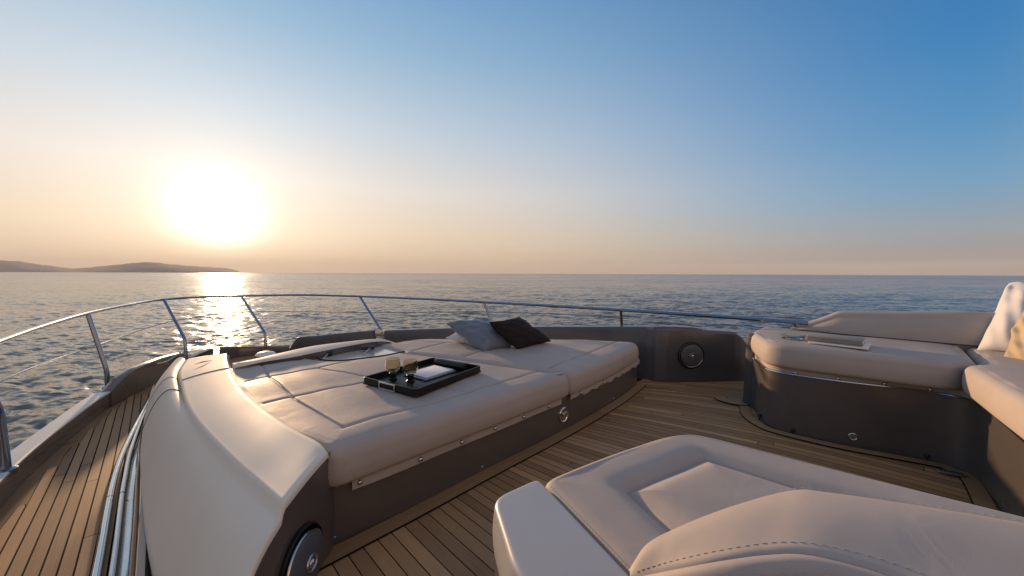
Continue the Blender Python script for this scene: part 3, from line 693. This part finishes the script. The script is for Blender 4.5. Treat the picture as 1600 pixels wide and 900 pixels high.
    for a, b in tc:
        k = max(.25, min(1, (4.9-a)/2)); rows.append([W(a, b+.058*k, -.15), W(a, b+.078*k, -.145), W(a, b+.088*k, -.09), W(a, b+.100*k, -.035), W(a, b+.115*k, -.022), W(a, b+.135*k, -.03), W(a, b+.15*k, -.09)])
    mb.loft(rows); mb.build('kick_plate', CHROME, tr_)
    for off, z, r in ((0, -.135, .0157), (.042, -.128, .0096)):
        mb = MB(); mb.tube([W(2.66, -.185+off, z), W(2.667, -.185+off, z)], r, 12); mb.build('trim_joint', BLACK, tr_)
fairing()

# ------------------------------------------------------------------ small white cap beyond the rim
def vent():
    c = PD(415, 557, 3.5); t = empty('deck_vent', c, 'small white mushroom cap on the foredeck just beyond the cream sunpad rim', 'vent cap')
    M = Matrix.Translation(c)
    mb = MB(); mb.lathe([(.0, .050), (.04, .048), (.072, .038), (.086, .022), (.080, .014), (.02, .012)], M, 28); mb.build('cap', WHITE, t)
    mb = MB(); mb.lathe([(.022, -.4), (.022, .016)], M, 14); mb.build('stem', BRUSH, t)
vent()

# ------------------------------------------------------------------ cushions
def pillow(name, cor, th, mat, label, seed=0, pinch=.07, crumple=1.0):
    """cushion stretched between its four corner points, given in order round the seam"""
    import bmesh
    r = np.random.default_rng(seed); n = 52; A, B, C_, D = (Vector(q) for q in cor); g = np.linspace(-1, 1, n).tolist(); ph = r.uniform(0, 6.28, 14).tolist(); V = []; Fc = []
    w = ((C_-A).cross(D-B)).normalized(); L = ((B-A).length+(C_-D).length)/2
    if w.dot(CL-A) < 0: w = -w
    for side in (1, -1):
        for y in g:
            for x in g:
                e = max(0, (1-x*x))**.5*max(0, (1-y*y))**.5
                xx = x*(1-pinch*(1-y*y)*abs(x)**2); yy = y*(1-pinch*(1-x*x)*abs(y)**2)
                s, t = (xx+1)/2, (yy+1)/2
                p = (A*(1-s)+B*s)*(1-t)+(D*(1-s)+C_*s)*t
                wr = .010*math.sin(4*x+3*y+ph[0])+.008*math.sin(7*x*y+4*y+ph[1])+.005*math.sin(11*x-6*y+ph[2])+.004*math.sin(15*y+5*x*x+ph[5])
                fold = sum(.012*math.exp(-((x*math.cos(q)+y*math.sin(q)-o)/.09)**2)*max(0, x*cx+y*cy) for q, o, cx, cy in ((.8, .1, -.8, -.8), (2.3, -.15, .8, -.8), (.6, -.2, .9, .6)))
                edge = .02*math.sin(2.6*x+ph[3])*abs(y)**3+.02*math.sin(2.8*y+ph[4])*abs(x)**3
                z = side*(th/2*e+crumple*(wr+fold)*min(1, e*2)*.7)+edge*L*crumple
                V.append(p+w*z)
    nn = n*n
    for i in range(n-1):
        for j in range(n-1):
            a = i*n+j; Fc.append((a, a+1, a+n+1, a+n)); Fc.append((nn+a+n, nn+a+n+1, nn+a+1, nn+a))
    o = mesh(name, V, Fc, mat, None, True)
    bm = bmesh.new(); bm.from_mesh(o.data); bmesh.ops.remove_doubles(bm, verts=bm.verts, dist=.0004); bmesh.ops.recalc_face_normals(bm, faces=bm.faces); bm.to_mesh(o.data); bm.free()
    return tag(o, label, 'cushion')
def pillows():
    pillow('throw_pillow', (PD(696, 505, 3.08), PD(764, 495, 3.16), PD(800, 541, 2.98), PD(757, 550, 2.80)), .19, BLUEF, 'blue grey satin cushion leaning beside the black one on the sunpad', seed=3)
    pillow('throw_pillow', (PD(763, 503.5, 2.86), PD(810, 495, 3.10), PD(861, 534, 3.16), PD(808, 547, 2.88)), .18, DARKF, 'dark brown black square cushion lying on the sunpad', seed=8, crumple=.6)
    pillow('throw_pillow', (PD(696, 527, 3.12), PD(728, 514, 3.3), PD(775, 530, 3.3), PD(742, 541, 3.05)), .07, WHITEF, 'white cushion mostly hidden behind the blue grey one', seed=5)
    pillow('throw_pillow', (PD(1576, 441, 2.30), PD(1668, 440, 2.12), PD(1640, 560, 1.86), PD(1524, 548, 2.10)), .19, WHITEF, 'white linen cushion propped in the corner of the starboard sofa', seed=12, crumple=1.0)
    pillow('throw_pillow', (PD(1604, 483, 1.98), PD(1690, 480, 1.78), PD(1672, 584, 1.66), PD(1567, 561, 1.90)), .13, GOLDF, 'gold beige cushion in front of the white linen one', seed=14, crumple=1.3)
pillows()

# ------------------------------------------------------------------ tray and what stands on it
def tray_set():
    zt = .394
    u = Vector((math.cos(1.022), math.sin(1.022), 0)); v = Vector((-u.y, u.x, 0)); Lx, Ly = .54, .41; c = Vector((-.501, 2.059, zt))
    M = Matrix((( u.x, v.x, 0, c.x), (u.y, v.y, 0, c.y), (0, 0, 1, zt), (0, 0, 0, 1)))
    t = empty('serving_tray', c, 'black lacquered serving tray with steel handles on the sunpad', 'tray')
    mb = MB(); mb.box(M @ Matrix.Translation((0, 0, .005)), Lx, Ly, .01, .004); mb.build('tray_floor', BLACKGLOSS, t)
    h = .039; th = .011
    mb = MB(); rr = round_poly([(-Lx/2, -Ly/2), (Lx/2, -Ly/2), (Lx/2, Ly/2), (-Lx/2, Ly/2)], .025); ri = round_poly([(-Lx/2+th, -Ly/2+th), (Lx/2-th, -Ly/2+th), (Lx/2-th, Ly/2-th), (-Lx/2+th, Ly/2-th)], .02)
    rows = [[M @ Vector((*p, z)) for p in q] for q, z in ((ri, .011), (ri, h-.002), (ri*.8+rr*.2, h), (rr*.8+ri*.2, h), (rr, h-.002), (rr, .001))]
    mb.loft(rows, close_u=True); mb.build('rim', BLACKGLOSS, t)
    for s in (-1, 1):
        mb = MB(); hw, hh, x = .058, .016, s*(Lx/2+.004)
        pts = [(x, -hw, h*.5-hh), (x, hw, h*.5-hh), (x, hw, h*.5+hh), (x, -hw, h*.5+hh)]
        for k in range(4):
            p, q = Vector(pts[k]), Vector(pts[(k+1) % 4]); dv = (q-p).normalized(); mid = M @ ((p+q)/2)
            Rm = M.to_3x3() @ Matrix(((1, 0, 0), (0, dv.y, -dv.z), (0, dv.z, dv.y)))
            mb.box(Matrix.Translation(mid) @ Rm.to_4x4(), .008, (q-p).length+.007-(.001 if k % 2 else 0), .007, .002)
        mb.build('handle', BRUSH, t)
    # two stemless goblets
    for (px, py), lab in (((614, 592), 'left smoked amber glass goblet on the tray, nearer the steel handle'), ((641.5, 595.5), 'right smoked amber glass goblet on the tray, beside the white papers')):
        p = P(px, py, zt+.012); g = empty('goblet', p, lab, 'glass', 'amber goblets on the tray')
        Mg = Matrix.Translation(p)
        mb = MB(); mb.lathe([(.024, 0), (.024, .003), (.017, .010), (.016, .026), (.021, .034), (.018, .038), (.00001, .038)], Mg, 28); mb.build('stem', BLACKGLOSS, g)
        mb = MB(); mb.lathe([(.00001, .0395), (.016, .040), (.032, .047), (.0395, .060), (.0405, .078), (.0395, .100), (.0375, .116), (.0362, .116), (.038, .100), (.039, .078), (.038, .061), (.031, .0495), (.00001, .0425)], Mg, 36); mb.build('bowl', AMBER, g)
    # papers and case
    Mp = M @ Matrix.Translation((.055, .005, .0)) @ Matrix.Rotation(-.06, 4, 'Z')
    o = empty('magazine', Mp @ Vector((0, 0, .012)), 'white covered magazine over a blue grey folder lying in the tray', 'magazine')
    mb = MB(); mb.box(Mp @ Matrix.Translation((-.01, 0, .016)), .235, .185, .008, .002); mb.build('folder', BLUEP, o)
    mb = MB(); mb.box(Mp @ Matrix.Translation((.0, .008, .0225)), .215, .170, .004, .0015); mb.build('cover', PAPER, o)
    mb = MB(); Mc = M @ Matrix.Translation((Lx/2-.055, -.0, .034)); 
    rows = []
    for s in np.linspace(-.12, .12, 13).tolist(): rows.append([Mc @ Vector((.026*math.cos(q)*(1-.15*(abs(s) > .11)), s, .022*math.sin(q)*(1-.15*(abs(s) > .11)))) for q in np.linspace(0, 2*math.pi, 20, endpoint=False).tolist()])
    mb.loft(rows, True, True, True); o = mb.build('rolled_case', BLACK); tag(o, 'black rolled case lying across the far end of the tray', 'case')
tray_set()

# ------------------------------------------------------------------ starboard sofa
def stitch(pts, parent, up=Vector((0, 0, 1)), dash=.006, gap=.0045, r=.0007):
    c = resample(np.array([list(p) for p in pts]), int(np.sum(np.linalg.norm(np.diff(np.array([list(p) for p in pts]), axis=0), axis=1))/(dash+gap))+2)
    mb = MB()
    for p, q in zip(c[:-1], c[1:]):
        p, q = Vector(p), Vector(q); e = p+(q-p)*(dash/(dash+gap)); mb.tube([p, (p+e)/2+up*.0006, e], [r*.6, r, r*.6], 5)
    return mb.build('stitching', THREAD, parent)
def sofa():
    t = empty('corner_sofa', W(0, 3.2, 0), 'starboard L shaped sofa with taupe cushions on a dark bronze base', 'sofa')
    out = round_poly(spts([(.63, 3.7), (.61, 3.17), (.445, 2.79), (.1, 2.82), (-.20, 2.915), (-.40, 2.90), (-.43, 2.30), (-.47, 1.7), (-1.2, 1.7), (-1.2, 3.7)]), [.02, .06, .10, .3, .1, .16, .2, .08, .1, .02])
    mb = MB(); mb.prism([tuple(p) for p in out], 0, .372); base = mb.build('base', DARK, t, True, 30)
    o2 = ccw(resample(out, 300, True)); tn = np.roll(o2, -1, 0)-np.roll(o2, 1, 0); tn /= np.linalg.norm(tn, axis=1)[:, None]; no = np.c_[tn[:, 1], -tn[:, 0]]
    mb = MB(); q = [Vector((*(p+n*.002), .376)) for p, n in zip(o2, no)]; mb.tube(q+[q[0]], .0055, 8, False); mb.build('trim_line', CHROME, t)
    skirt = o2-no*.008; mb = MB(); mb.loft([[Vector((*p, .374)) for p in skirt], [Vector((*p, .435)) for p in skirt]], close_u=True); sk = mb.build('snap_flap', LEATHER, t)
    for px, py in ((1239, 581.5), (1305, 590), (1378, 600), (1459, 611), (1540, 635)):
        p = P(px, py, .388); d = np.linalg.norm(skirt-np.array(p[:2]), axis=1); k = int(np.argmin(d)); pos = Vector((*skirt[k], .390))
        M = Matrix.Translation(pos) @ Vector((*no[k], 0)).to_track_quat('Z', 'Y').to_matrix().to_4x4()
        mb = MB(); mb.lathe([(.010, -.004), (.010, .003), (.008, .007), (.004, .009), (.00001, .0095)], M, 14); mb.build('snap', CHROME, sk)
    main = round_poly(spts([(.635, 3.62), (.642, 3.22), (.46, 2.765), (.2, 2.765), (-.305, 2.825), (-.40, 2.93), (-.42, 3.62)]), [.05, .08, .10, .3, .05, .045, .045])
    slab('seat_cushion', main, .412, .562, .042, LEATHER, t, [], centre=W(.12, 3.2)[:2], puff=.008)
    wing = round_poly(spts([(-.335, 2.85), (-.412, 2.93), (-.43, 3.62), (-1.15, 3.62), (-1.15, 1.66), (-.44, 1.66), (-.385, 2.2)]), [.05, .05, .04, .05, .06, .10, .3])
    slab('seat_cushion', wing, .412, .560, .045, LEATHER, t, [], centre=W(-.75, 2.6)[:2], puff=.008)
    # backrest
    bt = [(1245.5, 517.2, .56), (1266, 507.5, .6), (1290, 495.5, .66), (1313, 485.5, .73), (1340, 484, .735), (1400, 484, .75), (1480, 484, .77), (1559, 484, .79)]
    path = smooth_curve([(.43, 3.50), (.30, 3.50), (.15, 3.50), (0, 3.50), (-.4, 3.51), (-.70, 3.53), (-.95, 3.47), (-1.06, 3.25), (-1.08, 2.6), (-1.08, 1.8)], 130)
    ht = lambda a, i: float(np.interp(-a, [-.43, -.36, -.27, -.20, -.16, 0.1, .4, 1.2], [.575, .615, .66, .70, .725, .742, .765, .78])) if i < 95 else .78
    tn = np.gradient(path, axis=0); tn /= np.linalg.norm(tn, axis=1)[:, None]; nn = np.c_[-tn[:, 1], tn[:, 0]]
    if nn[20, 1] < 0: nn = -nn
    mb = MB(); rows = []
    for i, (p, q) in enumerate(zip(path, nn)):
        H = ht(p[0], i)-.54; T = .13; row = []
        def at(d, z): r = p+q*d; return W(r[0], r[1], z)
        k = min(1, H/.19); rr = min(.038, H*.4)
        row += [at(.035, .52), at(.035, .566), at(.012, .568)]
        for s in np.linspace(0, 1, 8).tolist(): row.append(at(.0+.055*s*k-.016*math.sin(math.pi*s), .574+(H-rr-.029)*s))
        for w in np.linspace(0, math.pi, 12)[1:].tolist(): row.append(at(.055*k+rr*(1-math.cos(w)), .545+H-rr+rr*math.sin(w)))
        row.append(at(.055*k+2*rr+.03, .45))
        rows.append(row)
    mb.loft(rows, cap0=True, cap1=True); mb.build('backrest', LEATHER, t, True, 60)
    # deck hooks, low light, drain
    for px, py in ((1190.5, 657), (1240, 680), (1452, 721)):
        p = P(px, py-3, .018); k = int(np.argmin(np.linalg.norm(o2-np.array(P(px, py, 0)[:2]), axis=1))); pos = Vector((*(o2[k]+no[k]*.008), .022))
        M = Matrix.Translation(pos); mb = MB(); mb.lathe([(.004, -.02), (.004, .0), (.011, .004), (.012, .012), (.007, .019), (.00001, .02)], M, 14); mb.build('deck_stud', BLACK, base)
    p = P(1333, 688.5, .07); k = int(np.argmin(np.linalg.norm(o2-np.array(P(1333, 702, 0)[:2]), axis=1))); pos = Vector((*(o2[k]+no[k]*.0), .062))
    M = Matrix.Translation(pos) @ Vector((*no[k], 0)).to_track_quat('Z', 'Y').to_matrix().to_4x4()
    mb = MB(); mb.lathe([(.022, -.004), (.022, .003), (.018, .006), (.015, .003), (.00001, .003)], M, 24); mb.build('step_light', BRUSH, base)
    # coaming outboard of the sofa
    c = [(.60, 3.66), (.3, 3.69), (.0, 3.72), (-1.2, 3.78)]; c = smooth_curve(c, 30); i1 = [(a, b+.22) for a, b in c]
    mb = MB(); mb.loft([[W(a, b, 0) for a, b in c], [W(a, b, .52) for a, b in c], [W(a, b+.01, .53) for a, b in c], [W(a, b-.02, .53) for a, b in i1], [W(a, b, .51) for a, b in i1], [W(a, b+.02, -.3) for a, b in i1]]); o = mb.build('side_coaming', COAMING); tag(o, 'dark side coaming outboard of the starboard sofa backrest', 'coaming')
    return t
sofa()
def post():
    b0, b1 = P(1157.5, 630, 0), P(1181, 639, 0); t0 = P(1169, 517.5, .545)
    t = empty('gate_post', (b0+b1)/2, 'dark curved post between the coaming wall and the starboard sofa', 'post')
    d = (b1-b0); d.z = 0; L = d.length; d.normalize(); n = Vector((-d.y, d.x, 0)); mb = MB(); rows = []
    for z in np.linspace(0, .548, 14).tolist():
        s = z/.548; cen = (b0+b1)/2+d*.004*s+n*.035; hw = L/2*(1-.28*s**.7); row = []
        for q in np.linspace(0, 2*math.pi, 24, endpoint=False).tolist():
            cx, sx = math.cos(q), math.sin(q); ex = 2/3.5
            row.append(Vector((cen.x, cen.y, z))+d*hw*math.copysign(abs(cx)**ex, cx)+n*.04*math.copysign(abs(sx)**ex, sx))
        rows.append(row)
    rows.append([Vector((cen.x, cen.y, .556))+(v-Vector((cen.x, cen.y, .548)))*.6 for v in rows[-1]])
    mb.loft(rows, True, True, True); mb.build('post_body', COAMING, t)
    p = P(1181.5, 620, .1); mb = MB(); mb.box(Matrix.Translation(b1+Vector((.0, .0, .11))), .012, .02, .05, .004); mb.build('strike_plate', BRUSH, t)
post()
def drain():
    c = P(1486, 738.5, .014); t = empty('deck_drain', c, 'small oval steel drain grille in the deck by the sofa corner', 'drain')
    d = (P(1510, 743, .014)-P(1462, 733, .014)); L = d.length; d.normalize(); n = Vector((-d.y, d.x, 0))
    M = Matrix(((d.x, n.x, 0, c.x), (d.y, n.y, 0, c.y), (0, 0, 1, c.z), (0, 0, 0, 1)))
    mb = MB(); ol = [(L/2*math.cos(q), .022*math.sin(q)) for q in np.linspace(0, 2*math.pi, 28, endpoint=False).tolist()]
    mb.loft([[M @ Vector((x*1.0, y*1.0, -.004)) for x, y in ol], [M @ Vector((x, y, .002)) for x, y in ol], [M @ Vector((x*.9, y*.85, .004)) for x, y in ol]], True, False, True); pl = mb.build('plate', BRUSH, t)
    mb = MB()
    for k in range(7): mb.box(M @ Matrix.Translation((-L*.33+k*L*.11, 0, .0055)), .006, .022, .003, .001)
    mb.build('slots', BLACK, t)
drain()
def sofa_things():
    z = .573
    a, b = P(1262, 536, z), P(1354, 546.5, z); d = (b-a); d.z = 0; L = d.length; d.normalize(); n = Vector((-d.y, d.x, 0))
    c = (a+b)/2+n*.10
    def M(dx, dy, dz): return Matrix(((d.x, n.x, 0, c.x+d.x*dx+n.x*dy), (d.y, n.y, 0, c.y+d.y*dx+n.y*dy), (0, 0, 1, dz), (0, 0, 0, 1)))
    mb = MB(); mb.box(M(0.005, 0, z+.006), L*1.02, .21, .011, .002); o = mb.build('magazine', PAPER); tag(o, 'thin pale magazine under the taupe book on the sofa seat', 'magazine')
    bk = empty('book', c+Vector((0, 0, .012)), 'thick taupe clothbound book on the starboard sofa seat', 'book')
    mb = MB(); mb.box(M(-.012, .01, z+.0145), L*.95, .2, .004, .001); mb.box(M(-.012, .01, z+.0395), L*.95, .2, .004, .001); mb.box(M(-.012, -.088, z+.027), L*.95, .004, .0205, .001); mb.build('cover', BOOKC, bk)
    mb = MB(); mb.box(M(-.012, .011, z+.027), L*.93, .188, .0205, .0); mb.build('pages', PAPER, bk)
    c2 = P(1239, 529, z); g = empty('glass_dish', c2, 'pale glass dish on the forward end of the starboard sofa', 'dish'); Mg = Matrix.Translation(c2) @ Matrix.Rotation(.5, 4, 'Z')
    mb = MB(); rows = []
    for r, h in ((.05, 0), (.062, .004), (.068, .03), (.064, .03), (.056, .01), (.02, .008)): rows.append([Mg @ Vector((r*math.copysign(abs(math.cos(q))**.5, math.cos(q)), r*.85*math.copysign(abs(math.sin(q))**.5, math.sin(q)), h)) for q in np.linspace(0, 2*math.pi, 32, endpoint=False).tolist()])
    mb.loft(rows, True, True, True); mb.build('bowl', CLEAR, g)
sofa_things()

# ------------------------------------------------------------------ nearest seat
def near_seat():
    t = empty('lounge_seat', W(.2, .8, 0), 'nearest taupe leather lounge seat with stitched backrest and pale armrest', 'seat')
    bo = round_poly(spts([(.588, .53), (.565, .68), (.45, 1.13), (.37, 1.18), (-.4, 1.27), (-1.1, 1.3), (-1.1, .5), (.0, .40), (.34, .36)]), [.03, .05, .06, .06, .1, .1, .05, .1, .05])
    mb = MB(); mb.prism([tuple(p) for p in bo], 0, .425); mb.build('base', DARK, t, True, 30)
    arm = [P(*q, .5)[:2] for q in ((771, 789), (778, 775), (836, 748.5), (846, 752), (986, 899), (1010, 925), (880, 960), (806, 905))]
    slab('armrest', round_poly(arm, [.02, .025, .03, .014, .05, .02, .02, .05]), .385, .503, .012, GREYGEL, t, [], N=300, RINGS=40, puff=.001, rb=.012, wob=0)
    z = .5
    so = [P(*q, z)[:2] for q in ((848, 753), (857, 743), (940, 710), (1032, 680), (1072, 674.5), (1105, 679), (1180, 698.5), (1400, 754), (1600, 803), (1800, 853), (1850, 1000), (1300, 930), (1040, 935), (985, 896))]
    pn = [P(*q, .5)[:2] for q in ((1056, 828), (981, 759), (1100, 711), (1180, 735), (1267, 762), (1600, 852))]
    pn = [np.array(p) for p in pn]
    sl = slab('seat_cushion', round_poly(so, [.03, .03, .1, .05, .05, .05, .1, .2, .2, .02, .02, .05, .02, .03]), .39, .503, .030, LEATHER, t, [(np.array(pn), .006, .008), (np.array(pn), .030, .021)], N=560, RINGS=150, centre=P(1180, 790, .5)[:2], wob=.0012, puff=.005)
    stitch([P(857, 757, .497), P(900, 804, .500), P(940, 846, .500), P(985, 893, .500)], sl, r=.0008, dash=.005, gap=.004)
    Fp = [P(984, 893, .54), P(1010, 851, .585), P(1060, 822, .615), P(1150, 787, .65), P(1240, 763.5, .668), P(1300, 767, .675), P(1450, 789, .68), P(1600, 814, .68), P(1800, 848, .68)]
    Np = [P(984, 900, .54), P(1060, 884, .60), P(1130, 871, .635), P(1200, 862, .655), P(1260, 862, .665), P(1340, 880, .668), P(1420, 908, .668), P(1530, 955, .668), P(1700, 1035, .668)]
    n = 130; Fp, Np = smooth_curve(Fp, n), smooth_curve(Np, n); mb = MB(); rows = []; mb2 = MB(); rows2 = []
    for i, (p, q) in enumerate(zip(Fp, Np)):
        p, q = Vector(p), Vector(q); s = i/(n-1); e = min(1, s*5+.15)
        row = [Vector((p.x, p.y, .45)), p+Vector((0, .004, -.06*e)), p+Vector((0, .006, -.02*e)), p+Vector((0, .002, -.004*e))]
        for w in np.linspace(.06, .94, 18).tolist(): row.append(p.lerp(q, w)+Vector((0, 0, .010*e*math.sin(math.pi*w))))
        row += [q+Vector((0, 0, .0)), q+Vector((0, -.002, -.004))]
        rows.append(row)
        r2 = [q+Vector((0, .001, -.005)), q+Vector((0, -.003, -.0015)), q+Vector((0, -.012, -.004*e))]
        for w in np.linspace(.1, 1, 10).tolist(): r2.append(q+Vector((0, -.012-.045*w*e, -.004-.16*e*w**1.5)))
        rows2.append(r2)
    mb.loft(rows); br = mb.build('backrest', LEATHER, t, True, 70)
    mb2.loft(rows2); mb2.build('back_panel', LEATHER, t, True, 70)
    stitch([Vector(q)+(Vector(p)-Vector(q))*.09+Vector((0, 0, .0028)) for p, q in zip(Fp, Np)][4:], br)
    stitch([Vector(p)+(Vector(q)-Vector(p))*.015+Vector((0, 0, .001)) for p, q in zip(Fp, Np)][55:], br)
    stitch([Vector(q)+Vector((0, -.019, -.0125)) for q in Np][26:], br)
near_seat()

# ------------------------------------------------------------------ air
def haze():
    m = bpy.data.materials.new('sea_haze'); m.use_nodes = True; nt = m.node_tree; nt.nodes.clear()
    o = N(nt, 'ShaderNodeOutputMaterial'); v = N(nt, 'ShaderNodeVolumePrincipled'); nt.links.new(v.outputs[0], o.inputs['Volume'])
    v.inputs['Color'].default_value = (.86, .86, .88, 1); v.inputs['Density'].default_value = 1.1e-4; v.inputs['Anisotropy'].default_value = .0
    mb = MB(); mb.box(Matrix.Translation((0, 0, (-4.5+190)/2)), 15000, 15000, 194.5); ob = mb.build('haze', m, None, False); tag(ob, kind='stuff')
haze()

# ------------------------------------------------------------------ render settings
scene.render.engine = 'CYCLES'
scene.cycles.use_denoising = True
scene.cycles.max_bounces = 8; scene.cycles.volume_bounces = 0; scene.cycles.transmission_bounces = 8
scene.cycles.sample_clamp_indirect = 4; scene.cycles.sample_clamp_direct = 12
scene.cycles.caustics_reflective = False; scene.cycles.caustics_refractive = False
vs = scene.view_settings; vs.view_transform = 'Standard'; vs.look = 'None'; vs.gamma = 1; vs.use_curve_mapping = False; vs.exposure = .14
scene.render.resolution_x, scene.render.resolution_y = 1024, 576
